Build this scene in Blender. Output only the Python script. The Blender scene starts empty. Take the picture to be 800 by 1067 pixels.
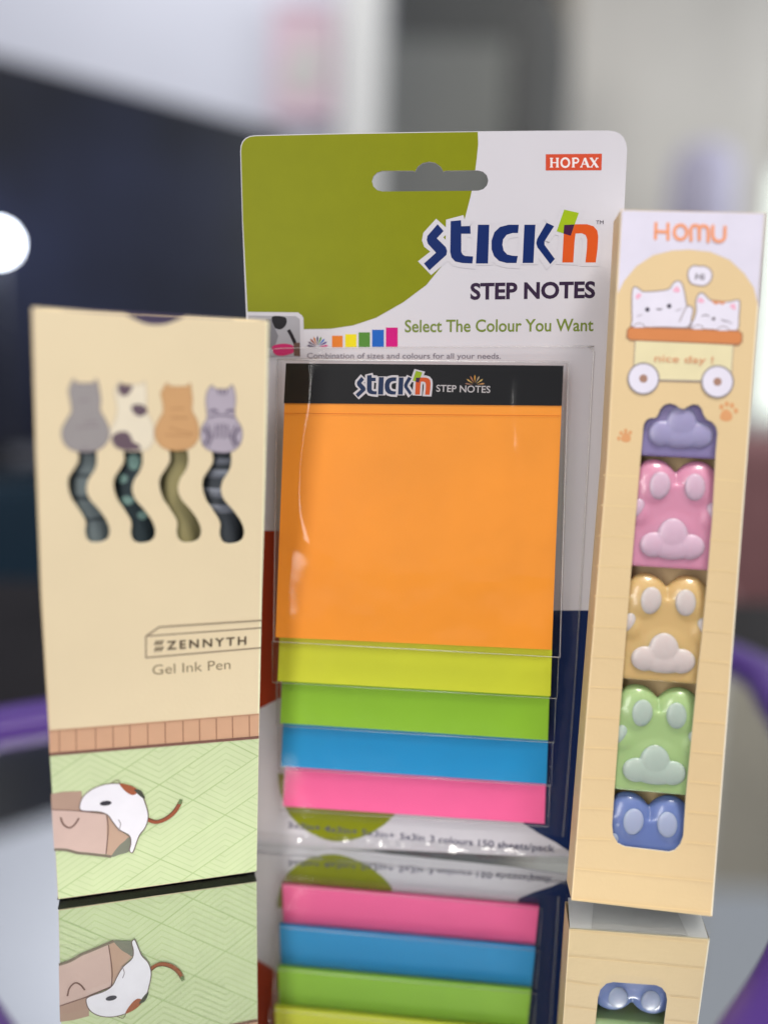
import bpy, bmesh, math, random
from mathutils import Vector, Matrix, geometry, noise
random.seed(7)
R = math.radians
scene = bpy.context.scene
col = scene.collection
MM = 0.001

# ------------------------------------------------------------------ camera
F, PITCH, ROLL, H = 840.28, R(9.35), R(1.73), 141.08      # px on the 800 x 1067 photo, height over the mirror in mm
fw = Vector((0, math.cos(PITCH), -math.sin(PITCH)))
up0 = Vector((0, math.sin(PITCH), math.cos(PITCH)))
rt0 = Vector((1, 0, 0))
up = up0*math.cos(ROLL) - rt0*math.sin(ROLL)
rt = rt0*math.cos(ROLL) + up0*math.sin(ROLL)
CAM = Vector((0, 0, H))
cd = bpy.data.cameras.new('camera')
cam = bpy.data.objects.new('camera', cd)
col.objects.link(cam)
cam.matrix_world = Matrix.Translation(CAM*MM) @ Matrix((rt, up, -fw)).transposed().to_4x4()
cd.sensor_fit = 'VERTICAL'; cd.sensor_height = 36; cd.sensor_width = 27
cd.lens = F/1067*36
cd.clip_start = 0.01; cd.clip_end = 60
cd.dof.use_dof = True; cd.dof.focus_distance = 0.224; cd.dof.aperture_fstop = 2.2
scene.camera = cam

# ------------------------------------------------------------------ light
w = bpy.data.worlds.new('World'); scene.world = w; w.use_nodes = True
bg = w.node_tree.nodes['Background']
bg.inputs[0].default_value = (0.86, 0.9, 1.0, 1); bg.inputs[1].default_value = 0.42
def area(name, loc, target, size, power, color):
    d = bpy.data.lights.new(name, 'AREA'); d.shape = 'RECTANGLE'; d.size, d.size_y = size; d.energy = power; d.color = color
    o = bpy.data.objects.new(name, d); col.objects.link(o); o.location = loc
    o.rotation_euler = (Vector(target)-Vector(loc)).to_track_quat('-Z', 'Y').to_euler()
    return o
area('ceiling_light', (0.36, -0.22, 1.35), (0.03, 0.22, 0.1), (0.36, 0.36), 17.5, (1.0, 0.95, 0.88))
area('glare_fill_light', (-0.34, -0.55, 0.25), (0.0, 0.22, 0.1), (0.18, 0.8), 4.5, (1.0, 0.96, 0.92))  # added lamp out of view: fills the fronts and draws the film glare
area('wall_fill_light', (-0.5, 1.6, 2.35), (-0.6, 2.6, 0.9), (0.8, 0.4), 16, (1.0, 0.97, 0.93))  # added unseen fill that brightens the pale wall
area('window_light', (2.3, 1.6, 1.2), (0.4, 2.6, 0.6), (1.2, 1.2), 30, (0.9, 0.95, 1.0))
scene.view_settings.view_transform = 'Standard'; scene.view_settings.look = 'None'
scene.view_settings.exposure = 0; scene.view_settings.gamma = 1
scene.cycles.use_denoising = True
scene.cycles.transparent_max_bounces = 24
scene.cycles.max_bounces = 10

# ------------------------------------------------------------------ materials
def lin(c):
    c = c/255
    return c/12.92 if c <= .04045 else ((c+.055)/1.055)**2.4
mats = {}
def mat(name, rgb, rough=.5, k=1.0, var=.04, scale=90, spec=.4, bump=0, bscale=300, coat=0, metallic=0, sss=0):
    key = (name, rgb, rough, k, var, scale, spec, bump, coat, metallic)
    if key in mats: return mats[key]
    m = bpy.data.materials.new(name); m.use_nodes = True; nt = m.node_tree
    p = nt.nodes['Principled BSDF']
    base = [min(.93, lin(c)*k) for c in rgb]
    tc = nt.nodes.new('ShaderNodeTexCoord'); nz = nt.nodes.new('ShaderNodeTexNoise')
    nz.inputs['Scale'].default_value = scale; nz.inputs['Detail'].default_value = 5
    nt.links.new(tc.outputs['Object'], nz.inputs['Vector'])
    cr = nt.nodes.new('ShaderNodeValToRGB')
    cr.color_ramp.elements[0].position = .3; cr.color_ramp.elements[1].position = .7
    cr.color_ramp.elements[0].color = [c*(1-var) for c in base]+[1]
    cr.color_ramp.elements[1].color = [min(1, c*(1+var)) for c in base]+[1]
    nt.links.new(nz.outputs[0], cr.inputs[0]); nt.links.new(cr.outputs[0], p.inputs['Base Color'])
    p.inputs['Roughness'].default_value = rough; p.inputs['Specular IOR Level'].default_value = spec
    p.inputs['Metallic'].default_value = metallic
    if coat: p.inputs['Coat Weight'].default_value = coat; p.inputs['Coat Roughness'].default_value = .12
    if sss:
        p.inputs['Subsurface Weight'].default_value = sss; p.inputs['Subsurface Radius'].default_value = (.003, .002, .002)
        p.inputs['Subsurface Scale'].default_value = 1
    if bump:
        n2 = nt.nodes.new('ShaderNodeTexNoise'); n2.inputs['Scale'].default_value = bscale; n2.inputs['Detail'].default_value = 4
        nt.links.new(tc.outputs['Object'], n2.inputs['Vector'])
        b = nt.nodes.new('ShaderNodeBump'); b.inputs['Strength'].default_value = bump; b.inputs['Distance'].default_value = .001
        nt.links.new(n2.outputs[0], b.inputs['Height']); nt.links.new(b.outputs[0], p.inputs['Normal'])
    mats[key] = m
    return m
def clear_film(name, ior=1.5, rough=.06, bump=.25, bscale=60, tint=.97):
    m = bpy.data.materials.new(name); m.use_nodes = True; nt = m.node_tree; nt.nodes.clear()
    out = nt.nodes.new('ShaderNodeOutputMaterial'); mx = nt.nodes.new('ShaderNodeMixShader')
    tr = nt.nodes.new('ShaderNodeBsdfTransparent'); gl = nt.nodes.new('ShaderNodeBsdfGlossy'); lw = nt.nodes.new('ShaderNodeLayerWeight')
    pw = nt.nodes.new('ShaderNodeMath'); pw.operation = 'POWER'; pw.inputs[1].default_value = 5
    fr = nt.nodes.new('ShaderNodeMapRange'); f0 = ((ior-1)/(ior+1))**2; fr.inputs['To Min'].default_value = f0; fr.inputs['To Max'].default_value = .9
    nt.links.new(lw.outputs['Facing'], pw.inputs[0]); nt.links.new(pw.outputs[0], fr.inputs[0])
    tr.inputs[0].default_value = (tint, tint, tint, 1); gl.inputs['Roughness'].default_value = rough
    tc = nt.nodes.new('ShaderNodeTexCoord'); nz = nt.nodes.new('ShaderNodeTexNoise'); nz.inputs['Scale'].default_value = bscale
    nz.inputs['Detail'].default_value = 2
    nt.links.new(tc.outputs['Object'], nz.inputs['Vector'])
    b = nt.nodes.new('ShaderNodeBump'); b.inputs['Strength'].default_value = bump; b.inputs['Distance'].default_value = .002
    nt.links.new(nz.outputs[0], b.inputs['Height'])
    nt.links.new(b.outputs[0], gl.inputs['Normal']); nt.links.new(b.outputs[0], lw.inputs['Normal'])
    nt.links.new(fr.outputs[0], mx.inputs[0]); nt.links.new(tr.outputs[0], mx.inputs[1]); nt.links.new(gl.outputs[0], mx.inputs[2])
    nt.links.new(mx.outputs[0], out.inputs[0])
    return m
def emitter(name, rgb, strength):
    m = bpy.data.materials.new(name); m.use_nodes = True; nt = m.node_tree
    p = nt.nodes['Principled BSDF']
    p.inputs['Base Color'].default_value = [lin(c) for c in rgb]+[1]
    p.inputs['Emission Color'].default_value = [lin(c) for c in rgb]+[1]; p.inputs['Emission Strength'].default_value = strength
    return m

# ------------------------------------------------------------------ object helpers
def tag(o, label=None, cat=None, group=None, kind=None):
    if label: o['label'] = label
    if cat: o['category'] = cat
    if group: o['group'] = group
    if kind: o['kind'] = kind
    return o
def link(name, me, parent=None):
    o = bpy.data.objects.new(name, me); col.objects.link(o)
    if parent: o.parent = parent
    return o
class Face:
    """pose of an upright flat front: u to the right, v up, n out of the front, all in mm"""
    def __init__(s, X, Y, Z, yaw, lean, tilt):
        s.M = Matrix.Rotation(R(yaw), 4, 'Z') @ Matrix.Rotation(-R(lean), 4, 'X') @ Matrix.Rotation(R(tilt), 4, 'Y')
        s.o = Vector((X, Y, Z)); s.R = s.M.to_3x3(); s.Ri = s.R.inverted()
        s.M = Matrix.Translation(s.o*MM) @ s.M
    def uv(s, p, n=0.0):                              # a point measured on the photo -> mm on this front at offset n
        d = s.Ri @ (fw + rt*((p[0]-400)/F) - up*((p[1]-533.5)/F))
        o = s.Ri @ (CAM - s.o)
        t = (-n - o.y)/d.y
        q = o + d*t
        return (q.x, q.z)
    def uvs(s, pts, n=0.0): return [s.uv(p, n) for p in pts]
    def root(s, name, off=(0, 0, 0)):
        e = bpy.data.objects.new(name, None); col.objects.link(e); e.empty_display_size = .01
        e.matrix_world = s.M @ Matrix.Translation(Vector(off)*MM)
        return e
def smooth(pts, closed=True, k=6):
    n = len(pts); out = []
    for i in range(n if closed else n-1):
        g = (lambda j: pts[j % n]) if closed else (lambda j: pts[max(0, min(n-1, j))])
        a, b, c, d = g(i-1), g(i), g(i+1), g(i+2)
        for q in range(k):
            t = q/k
            out.append(tuple(.5*((2*b[m])+(-a[m]+c[m])*t+(2*a[m]-5*b[m]+4*c[m]-d[m])*t*t+(-a[m]+3*b[m]-3*c[m]+d[m])*t**3) for m in (0, 1)))
    if not closed: out.append(tuple(pts[-1]))
    return out
def circle(c, r, n=32, ry=None, rot=0):
    ry = ry or r
    return [(c[0]+r*math.cos(a)*math.cos(rot)-ry*math.sin(a)*math.sin(rot), c[1]+r*math.cos(a)*math.sin(rot)+ry*math.sin(a)*math.cos(rot))
            for a in [2*math.pi*i/n for i in range(n)]]
def inside(p, poly):
    r = False; j = len(poly)-1
    for i in range(len(poly)):
        a, b = poly[i], poly[j]
        if (a[1] > p[1]) != (b[1] > p[1]) and p[0] < (b[0]-a[0])*(p[1]-a[1])/(b[1]-a[1])+a[0]: r = not r
        j = i
    return r
def triang(outline, holes=()):
    vs = []; es = []
    for lp in [outline]+list(holes):
        s0 = len(vs); vs += [Vector(p) for p in lp]
        es += [(s0+i, s0+(i+1) % len(lp)) for i in range(len(lp))]
    r = geometry.delaunay_2d_cdt(vs, es, [], 0, 1e-6)
    V, T = r[0], []
    for f in r[2]:
        c = [sum(V[i][m] for i in f)/len(f) for m in (0, 1)]
        if inside(c, outline) and not any(inside(c, h) for h in holes): T.append(tuple(f))
    return [tuple(v) for v in V], T
def clipc(poly, clip):
    """convex clip region, counter-clockwise"""
    for i in range(len(clip)):
        a, b = clip[i], clip[(i+1) % len(clip)]
        side = lambda p: (b[0]-a[0])*(p[1]-a[1])-(b[1]-a[1])*(p[0]-a[0])
        out = []
        for j in range(len(poly)):
            p, q = poly[j-1], poly[j]; sp, sq = side(p), side(q)
            if (sp >= 0) != (sq >= 0):
                t = sp/(sp-sq); out.append((p[0]+(q[0]-p[0])*t, p[1]+(q[1]-p[1])*t))
            if sq >= 0: out.append(q)
        poly = out
        if len(poly) < 3: return []
    return poly
def ccw(poly):
    a = sum(poly[i-1][0]*poly[i][1]-poly[i][0]*poly[i-1][1] for i in range(len(poly)))
    return poly if a > 0 else poly[::-1]
class Sheet:
    """flat printed artwork: every coloured shape a hair above the one below"""
    def __init__(s, face, n=0.03, k=1.0, rough=.45, pn=None, step=.008):
        s.f, s.n, s.k, s.rough, s.step = face, n, k, rough, step
        s.pn = n if pn is None else pn
        s.V = []; s.T = []; s.mi = []; s.m = []
    def _mat(s, rgb):
        m = mat('printed_ink', rgb, s.rough, s.k, var=.025, scale=160, spec=.14)
        if m not in s.m: s.m.append(m)
        return s.m.index(m)
    def tris(s, V, T, rgb):
        b = len(s.V); s.V += [(u*MM, -s.n*MM, v*MM) for u, v in V]
        i = s._mat(rgb)
        for t in T:
            a, b2, c = [V[j] for j in t[:3]]
            ar = (b2[0]-a[0])*(c[1]-a[1])-(b2[1]-a[1])*(c[0]-a[0])
            t = tuple(t) if ar > 0 else tuple(t)[::-1]
            s.T.append(tuple(b+j for j in t)); s.mi.append(i)
        s.n += s.step
    def poly(s, pts, rgb, px=True, sm=False, clip=None):
        if px: pts = s.f.uvs(pts, s.pn)
        if sm: pts = smooth(pts)
        V, T = triang(pts)
        if clip:
            c = ccw(clip); V2 = []; T2 = []
            for t in T:
                q = clipc(ccw([V[j] for j in t]), c)
                if q: T2.append(tuple(range(len(V2), len(V2)+len(q)))); V2 += q
            V, T = V2, T2
        if T: s.tris(V, T, rgb)
    def stroke(s, pts, wd, rgb, px=True, sm=False, closed=False, clip=None, cap=False):
        """a drawn line, wd in mm"""
        if px: pts = s.f.uvs(pts, s.pn)
        if sm: pts = smooth(pts, closed)
        V = []; T = []
        n = len(pts)
        L = []
        for i in range(n):
            a = pts[i-1] if (closed or i) else pts[i]; b = pts[(i+1) % n] if (closed or i < n-1) else pts[i]
            d = Vector((b[0]-a[0], b[1]-a[1]))
            if d.length < 1e-9: d = Vector((1, 0))
            d.normalize(); q = Vector((-d.y, d.x))
            k = 1.0
            if i not in (0, n-1) or closed:
                e = Vector((pts[i][0]-a[0], pts[i][1]-a[1]))
                if e.length > 1e-9:
                    k = 1/max(.72, abs(e.normalized().dot(d)))
            L.append((pts[i][0]+q.x*wd/2*k, pts[i][1]+q.y*wd/2*k, pts[i][0]-q.x*wd/2*k, pts[i][1]-q.y*wd/2*k))
        for i in range(n if closed else n-1):
            a, b = L[i], L[(i+1) % n]
            quad = ccw([(a[0], a[1]), (a[2], a[3]), (b[2], b[3]), (b[0], b[1])])
            if clip: quad = clipc(quad, ccw(clip))
            if quad: T.append(tuple(range(len(V), len(V)+len(quad)))); V += quad
        if T: s.tris(V, T, rgb)
        if cap:
            for p in (pts[0], pts[-1]): s.poly(circle(p, wd/2, 12), rgb, px=False)
    def text(s, string, p0, p1, cap_h, rgb, bold=0.0, px=True, spacing=1.0):
        """lettering from p0 to p1 on its baseline; cap_h in the same unit as the points"""
        if px:
            q0, q1 = s.f.uv(p0, s.pn), s.f.uv(p1, s.pn); t = s.f.uv((p0[0], p0[1]-cap_h), s.pn)
            cap_h = math.hypot(t[0]-q0[0], t[1]-q0[1]); p0, p1 = q0, q1
        V, T, cap = glyphs(string, bold, spacing)
        x0 = min(v[0] for v in V); x1 = max(v[0] for v in V)
        L = math.hypot(p1[0]-p0[0], p1[1]-p0[1]); dx, dy = (p1[0]-p0[0])/L, (p1[1]-p0[1])/L
        sx = L/(x1-x0); sy = cap_h/cap
        s.tris([(p0[0]+(x-x0)*sx*dx-y*sy*dy, p0[1]+(x-x0)*sx*dy+y*sy*dx) for x, y in V], T, rgb)
    def build(s, name, parent, label=None):
        me = bpy.data.meshes.new(name); me.from_pydata(s.V, [], s.T)
        for m in s.m: me.materials.append(m)
        me.polygons.foreach_set('material_index', s.mi); me.update()
        o = link(name, me, parent)
        if label: o['label'] = label
        return o
_g = {}
def glyphs(string, bold, spacing):
    def one(body):
        c = bpy.data.curves.new('t', 'FONT'); c.body = body; c.size = 1; c.offset = bold; c.resolution_u = 4; c.space_character = spacing
        o = bpy.data.objects.new('t', c); col.objects.link(o)
        dg = bpy.context.evaluated_depsgraph_get(); dg.update()
        me = bpy.data.meshes.new_from_object(o.evaluated_get(dg))
        V = [(v.co.x, v.co.y) for v in me.vertices]; T = [tuple(p.vertices) for p in me.polygons]
        bpy.data.objects.remove(o); bpy.data.curves.remove(c); bpy.data.meshes.remove(me)
        return V, T
    key = (string, bold, spacing)
    if key not in _g:
        V, T = one(string); VH, _ = one('H')
        _g[key] = (V, T, max(v[1] for v in VH))
    return _g[key]
class MB:
    def __init__(s): s.V = []; s.F = []; s.mi = []; s.m = []; s.sm = []
    def add(s, V, Fs, m, smooth_=False):
        b = len(s.V); s.V += [(x*MM, y*MM, z*MM) for x, y, z in V]
        if m not in s.m: s.m.append(m)
        i = s.m.index(m)
        for f in Fs: s.F.append(tuple(b+j for j in f)); s.mi.append(i); s.sm.append(smooth_)
    def box(s, x0, x1, y0, y1, z0, z1, m):
        V = [(x, y, z) for x in (x0, x1) for y in (y0, y1) for z in (z0, z1)]
        s.add(V, [(0, 1, 3, 2), (4, 6, 7, 5), (0, 4, 5, 1), (2, 3, 7, 6), (0, 2, 6, 4), (1, 5, 7, 3)], m)
    def plate(s, outline, holes, n0, n1, m, mback=None, mrim=None):
        """flat plate in the u-v plane between offsets n1 (back) and n0 (front)"""
        V, T = triang(outline, holes)
        T = [t if (V[t[1]][0]-V[t[0]][0])*(V[t[2]][1]-V[t[0]][1])-(V[t[1]][1]-V[t[0]][1])*(V[t[2]][0]-V[t[0]][0]) > 0 else t[::-1] for t in T]
        s.add([(u, -n0, v) for u, v in V], T, m)
        s.add([(u, -n1, v) for u, v in V], [t[::-1] for t in T], mback or m)
        for k, lp in enumerate([outline]+list(holes)):
            lp = ccw(list(lp));  lp = lp[::-1] if k else lp
            n = len(lp)
            s.add([(u, -n0, v) for u, v in lp]+[(u, -n1, v) for u, v in lp], [(i, i+n, (i+1) % n+n, (i+1) % n) for i in range(n)], mrim or m)
    def lathe(s, prof, m, n=28, c=(0, 0), sm=True):
        V = []; Fs = []
        for r, z in prof:
            V += [(c[0]+r*math.cos(2*math.pi*i/n), c[1]+r*math.sin(2*math.pi*i/n), z) for i in range(n)]
        for j in range(len(prof)-1):
            Fs += [(j*n+i, j*n+(i+1) % n, (j+1)*n+(i+1) % n, (j+1)*n+i) for i in range(n)]
        Fs.append(tuple(range(n))[::-1]); Fs.append(tuple(range((len(prof)-1)*n, len(prof)*n)))
        s.add(V, Fs, m, sm)
    def build(s, name, parent=None, bevel=0, seg=2, angle=40):
        me = bpy.data.meshes.new(name); me.from_pydata(s.V, [], s.F)
        for m in s.m: me.materials.append(m)
        me.polygons.foreach_set('material_index', s.mi); me.polygons.foreach_set('use_smooth', s.sm); me.update()
        o = link(name, me, parent)
        if bevel:
            bm = bmesh.new(); bm.from_mesh(me); bmesh.ops.remove_doubles(bm, verts=bm.verts, dist=1e-7); bm.to_mesh(me); bm.free()
            md = o.modifiers.new('bevel', 'BEVEL'); md.width = bevel*MM; md.segments = seg; md.limit_method = 'ANGLE'; md.angle_limit = R(angle)
        return o

PEN = Face(-58.93, 204.3, .37, 16.36, -4.17, .26)
CARD = Face(13.07, 225.26, .29, -4.69, 3.18, -1.24)
BOX = Face(72.1, 197.28, 2.7, -5.82, 5.47, .59)
KP, KC, KB = 1.10, .98, 1.06     # albedo per photographed brightness

# ------------------------------------------------------------------ the setting: room behind
def quad_box(name, x0, x1, y0, y1, z0, z1, m, kind='structure', parent=None, rot=0, bev=0):
    b = MB(); b.box(-(x1-x0)/2, (x1-x0)/2, -(y1-y0)/2, (y1-y0)/2, 0, z1-z0, m)
    o = b.build(name, parent, bevel=bev, seg=3)
    o.location = ((x0+x1)/2*MM, (y0+y1)/2*MM, z0*MM); o.rotation_euler.z = rot
    if kind and not parent: o['kind'] = kind
    return o
quad_box('floor', -4000, 4000, -1500, 6000, -760, -700, mat('floor_boards', (120, 105, 95), .4, 1, .15, 3))
quad_box('left_wall', -4000, -90, 2600, 2680, -700, 2700, mat('pale_wall_paint', (224, 227, 240), .8, 1, .03, 2))
quad_box('corridor_wall', -60, 780, 4300, 4380, -700, 2700, mat('grey_wall_paint', (134, 134, 129), .8, 1, .06, 1.5))
quad_box('back_wall', 783, 4000, 4250, 4330, -700, 2700, mat('warm_wall_paint', (204, 192, 172), .8, 1, .08, 1.5))

# door frame on the wall's end
r = bpy.data.objects.new('door_frame', None); col.objects.link(r); r.location = (-.075, 2.58, -.7)
tag(r, 'white painted upright door frame at the end of the pale wall', 'door frame')
b = MB(); b.box(-60, 30, -30, 60, 0, 3300, mat('white_gloss_paint', (228, 228, 226), .5)); b.build('jamb', r, bevel=6)
b = MB(); b.box(-95, -62, -36, -21, 0, 3300, mat('white_gloss_paint', (228, 228, 226), .5)); b.build('casing', r, bevel=4)

# framed pictures
def picture(name, x0, x1, z0, z1, y, tone, label):
    r = bpy.data.objects.new(name, None); col.objects.link(r); r.location = ((x0+x1)/2, y, z0)
    tag(r, label, 'picture')
    W_, H_ = (x1-x0)*1000, (z1-z0)*1000
    b = MB(); b.plate([(-W_/2, 0), (W_/2, 0), (W_/2, H_), (-W_/2, H_)], [[(-W_/2+18, 18), (W_/2-18, 18), (W_/2-18, H_-18), (-W_/2+18, H_-18)]], 12, -8, mat('frame_wood', tone[0], .5)); b.build('frame', r)
    b = MB(); b.box(-W_/2+17, W_/2-17, -4, 4, 17, H_-17, mat('picture_paper', tone[1], .6)); b.build('print', r)
    b = MB()
    b.plate(smooth([(-W_*.3, H_*.3), (-W_*.1, H_*.62), (W_*.2, H_*.7), (W_*.28, H_*.35), (0, H_*.22)]), [], 8, 5, mat('picture_shape', tone[2], .6)); b.build('motif', r)
picture('wall_picture', -.37, -.185, .90, 1.22, 2.57, ((222, 204, 214), (218, 190, 203), (204, 204, 200)), 'small pink framed picture hanging on the pale wall left of the door frame')
picture('wall_picture', -.30, -.16, 1.37, 1.6, 2.57, ((110, 80, 95), (150, 120, 130), (90, 70, 80)), 'dark framed picture high on the pale wall above the pink one')

# television on a low cabinet
ang = math.atan2(.655, .755)
r = bpy.data.objects.new('television', None); col.objects.link(r); r.location = (-.545, 1.115, .025); r.rotation_euler.z = ang
tag(r, 'large black flat television standing behind the cream pen box', 'television')
black = mat('black_plastic', (30, 31, 38), .35)
b = MB(); b.box(-480, 480, 0, 35, 0, 520, black); b.build('casing', r, bevel=4)
b = MB(); b.box(-468, 468, -2.5, 3, 14, 508, mat('screen_glass', (24, 29, 50), .3, 1, .9, 3.2, spec=.5)); b.build('screen', r)  # patchy colour paints the bluish reflections on the screen
b = MB(); b.box(-120, 120, -60, 90, -25, -12, black); b.box(-25, 25, 5, 30, -14, 2, black); b.build('stand', r)
r = bpy.data.objects.new('media_cabinet', None); col.objects.link(r); r.location = (-.56, 1.16, -.7); r.rotation_euler.z = ang
tag(r, 'dark teal low cabinet under the television', 'cabinet')
teal = mat('teal_lacquer', (24, 46, 62), .3, 1, .2, 4)
b = MB(); b.box(-800, 700, -150, 260, 60, 700, teal); b.build('cabinet_body', r, bevel=5)
for i in range(3):
    b = MB(); b.box(-785+495*i, -300+495*i, -160, -151, 75, 690, teal); d = b.build('door', r, bevel=3)
    b = MB(); b.box(-330+495*i, -318+495*i, -180, -161, 330, 460, mat('steel', (150, 150, 155), .3, metallic=1)); b.build('handle', d, bevel=2)
for x in (-760, 660):
    b = MB(); b.lathe([(22, 0), (28, 60)], black, c=(x, 50)); b.build('leg', r)

# lamp reflected in the screen, made up as a glowing globe on a stem
r = bpy.data.objects.new('lamp_reflection', None); col.objects.link(r); r.location = (-.505, 1.075, -.7)
tag(r, 'glowing white globe on an added stem, standing in for a lamp reflected in the television, at the left edge', 'lamp')
b = MB(); b.lathe([(0.1, 0), (70, 0), (70, 12), (5, 22), (4, 40), (4, 981)], black); b.build('stem', r)
b = MB(); b.lathe([(19*math.sin(a)+.01, 999-19*math.cos(a)) for a in [math.pi*i/14 for i in range(15)]], emitter('reflection_glow', (235, 242, 255), 22)); b.build('globe', r)

# armchair
r = bpy.data.objects.new('armchair', None); col.objects.link(r); r.location = (.86, 1.25, -.7); r.rotation_euler.z = R(-14)
tag(r, 'mauve brown upholstered armchair at the right behind the bear box', 'armchair')
r['label'] = 'mauve brown upholstered armchair behind the tall yellow window box'
mv = mat('mauve_upholstery', (140, 102, 104), .85, 1, .15, 30, bump=.4, bscale=400)
b = MB(); b.box(-330, 330, -40, 110, 380, 772, mv); b.build('backrest', r, bevel=45, seg=5)
b = MB(); b.box(-330, 330, -620, -20, 180, 400, mv); b.build('seat', r, bevel=40, seg=5)
for x in (-400, 345):
    b = MB(); b.box(x, x+90, -600, 90, 120, 560, mv); b.build('arm', r, bevel=30, seg=5)
for x in (-360, 360):
    for y in (-540, 40):
        b = MB(); b.lathe([(14, 0), (22, 125)], black, c=(x, y)); b.build('leg', r)

# dark door standing open in the next room
r = bpy.data.objects.new('room_door', None); col.objects.link(r); r.location = (.26, 4.2, -.7)
tag(r, 'grey green door panel seen beyond the white door frame', 'door')
b = MB(); b.box(-330, 330, -20, 20, 0, 2450, mat('door_paint', (186, 187, 178), .5)); b.build('door_leaf', r, bevel=4)
b = MB(); b.lathe([(5, 0), (28, 10), (28, 50), (5, 60)], mat('steel', (150, 150, 155), .3, metallic=1), c=(260, -50)); k = b.build('knob', r); k.location.z = 1.0
# dark coat hanging
r = bpy.data.objects.new('hanging_coat', None); col.objects.link(r); r.location = (.475, 2.9, .78)
tag(r, 'dark grey coat hanging straight down beyond the top of the hang card', 'coat')
b = MB(); b.lathe([(1, 640), (45, 625), (85, 560), (110, 420), (105, 200), (120, 0)], mat('dark_wool', (92, 92, 90), .9)); o = b.build('cloth', r); o.scale.y = .5
b = MB(); b.lathe([(3, 620), (3, 700)], black); b.build('hook', r)

# window with curtain
r = bpy.data.objects.new('window', None); col.objects.link(r); r.location = (1.98, 3.1, .0); r.rotation_euler.z = R(-20)
tag(r, 'bright daylit window at the right, far behind the yellow box', 'window')
wf = mat('white_gloss_paint', (228, 228, 226), .5)
b = MB(); b.plate([(-600, 0), (600, 0), (600, 1020), (-600, 1020)], [[(-550, 50), (-20, 50), (-20, 970), (-550, 970)], [(20, 50), (550, 50), (550, 970), (20, 970)]], 20, -40, wf); b.build('frame', r)
b = MB(); b.box(-560, 560, 10, 14, 40, 980, emitter('daylit_glass', (232, 240, 230), .8)); b.build('pane', r)
r = bpy.data.objects.new('curtain', None); col.objects.link(r); r.location = (1.06, 3.2, -.65)
tag(r, 'pale grey curtain falling in soft folds left of the bright window', 'curtain')
b = MB(); n = 60; V = []; 
for i in range(n+1):
    x = -420+780*i/n; y = 3*math.sin(i*.21)
    V += [(x, y, 0), (x, y, 3100)]
b.add(V, [(2*i, 2*i+2, 2*i+3, 2*i+1) for i in range(n)], mat('curtain_cloth', (198, 193, 184), .85, 1, .08, 3), True)
o = b.build('cloth', r); md = o.modifiers.new('thick', 'SOLIDIFY'); md.thickness = .003
b = MB(); b.box(-450, 400, -10, 10, 3110, 3130, wf); b.build('rail', r)
r = bpy.data.objects.new('floor_lamp', None); col.objects.link(r); r.location = (.78, 2.15, -.7)
tag(r, 'pale lavender shaded floor lamp in front of the grey curtain', 'lamp')
b = MB(); b.lathe([(120, 0), (120, 15), (12, 30), (12, 1130)], mat('pale_metal', (190, 188, 200), .4)); b.build('pole', r)
b = MB(); b.lathe([(70, 1080), (90, 1090), (78, 1400), (50, 1440)], mat('lavender_shade', (188, 184, 204), .7)); b.build('lamp_shade', r)

# ------------------------------------------------------------------ table and mirror tray
t = quad_box('table_top', -900, 1100, -400, 590, -60, -16, mat('dark_table', (22, 19, 22), .6, 1, .3, 8, spec=.15))
t['kind'] = 'structure'
r = bpy.data.objects.new('mirror_tray', None); col.objects.link(r); r.location = (0, 0, 0)
tag(r, 'mirror tray with a raised purple rim that carries the three packs', 'tray')
ring = smooth([(0, 122), (44, 128), (81, 162), (110, 197), (143, 250), (163, 305), (176, 355), (182, 398), (150, 440), (70, 430), (-20, 375), (-80, 328), (-131, 302), (-152, 285), (-150, 248), (-125, 205), (-91, 167), (-52, 134)], True, 8)
ring = ccw(ring)
mm = bpy.data.materials.new('silver_mirror'); mm.use_nodes = True; p = mm.node_tree.nodes['Principled BSDF']
p.inputs['Metallic'].default_value = 1; p.inputs['Roughness'].default_value = .012; p.inputs['Base Color'].default_value = (.80, .825, .82, 1)
nt = mm.node_tree; nz = nt.nodes.new('ShaderNodeTexNoise'); nz.inputs['Scale'].default_value = 22; nz.inputs['Detail'].default_value = 6; nz.inputs['Distortion'].default_value = 1.5
mr = nt.nodes.new('ShaderNodeMapRange'); mr.inputs['From Min'].default_value = .45; mr.inputs['From Max'].default_value = .75; mr.inputs['To Min'].default_value = .008; mr.inputs['To Max'].default_value = .06
tcn = nt.nodes.new('ShaderNodeTexCoord'); nt.links.new(tcn.outputs['Object'], nz.inputs['Vector']); nt.links.new(nz.outputs[0], mr.inputs[0]); nt.links.new(mr.outputs[0], p.inputs['Roughness'])
V, T = triang(ring)
b = MB(); b.add([(x, y, -1.2) for x, y in V], [t_ if (V[t_[1]][0]-V[t_[0]][0])*(V[t_[2]][1]-V[t_[0]][1])-(V[t_[1]][1]-V[t_[0]][1])*(V[t_[2]][0]-V[t_[0]][0]) > 0 else t_[::-1] for t_ in T], mm)
b.build('mirror', r)
b = MB(); b.add([(x, y, -.02) for x, y in V], T, clear_film('glass_face', 1.35, .0, 0, 10, .985)); b.build('glass', r)
def offset(lp, d):
    n = len(lp); out = []
    for i in range(n):
        a, c = lp[i-2], lp[(i+2) % n]; dx, dy = c[0]-a[0], c[1]-a[1]; l = math.hypot(dx, dy)
        out.append((lp[i][0]+dy/l*d, lp[i][1]-dx/l*d))
    return out
prof = [(-1, -6), (-.6, 2), (0.6, 4), (5, 5.4), (15, 6.2), (19, 5.0), (21, 2), (22, -15.9), (-1, -15.9)]
V = []; n = len(ring)
for d, z in prof: V += [(x, y, z) for x, y in offset(ring, d)]
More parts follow.
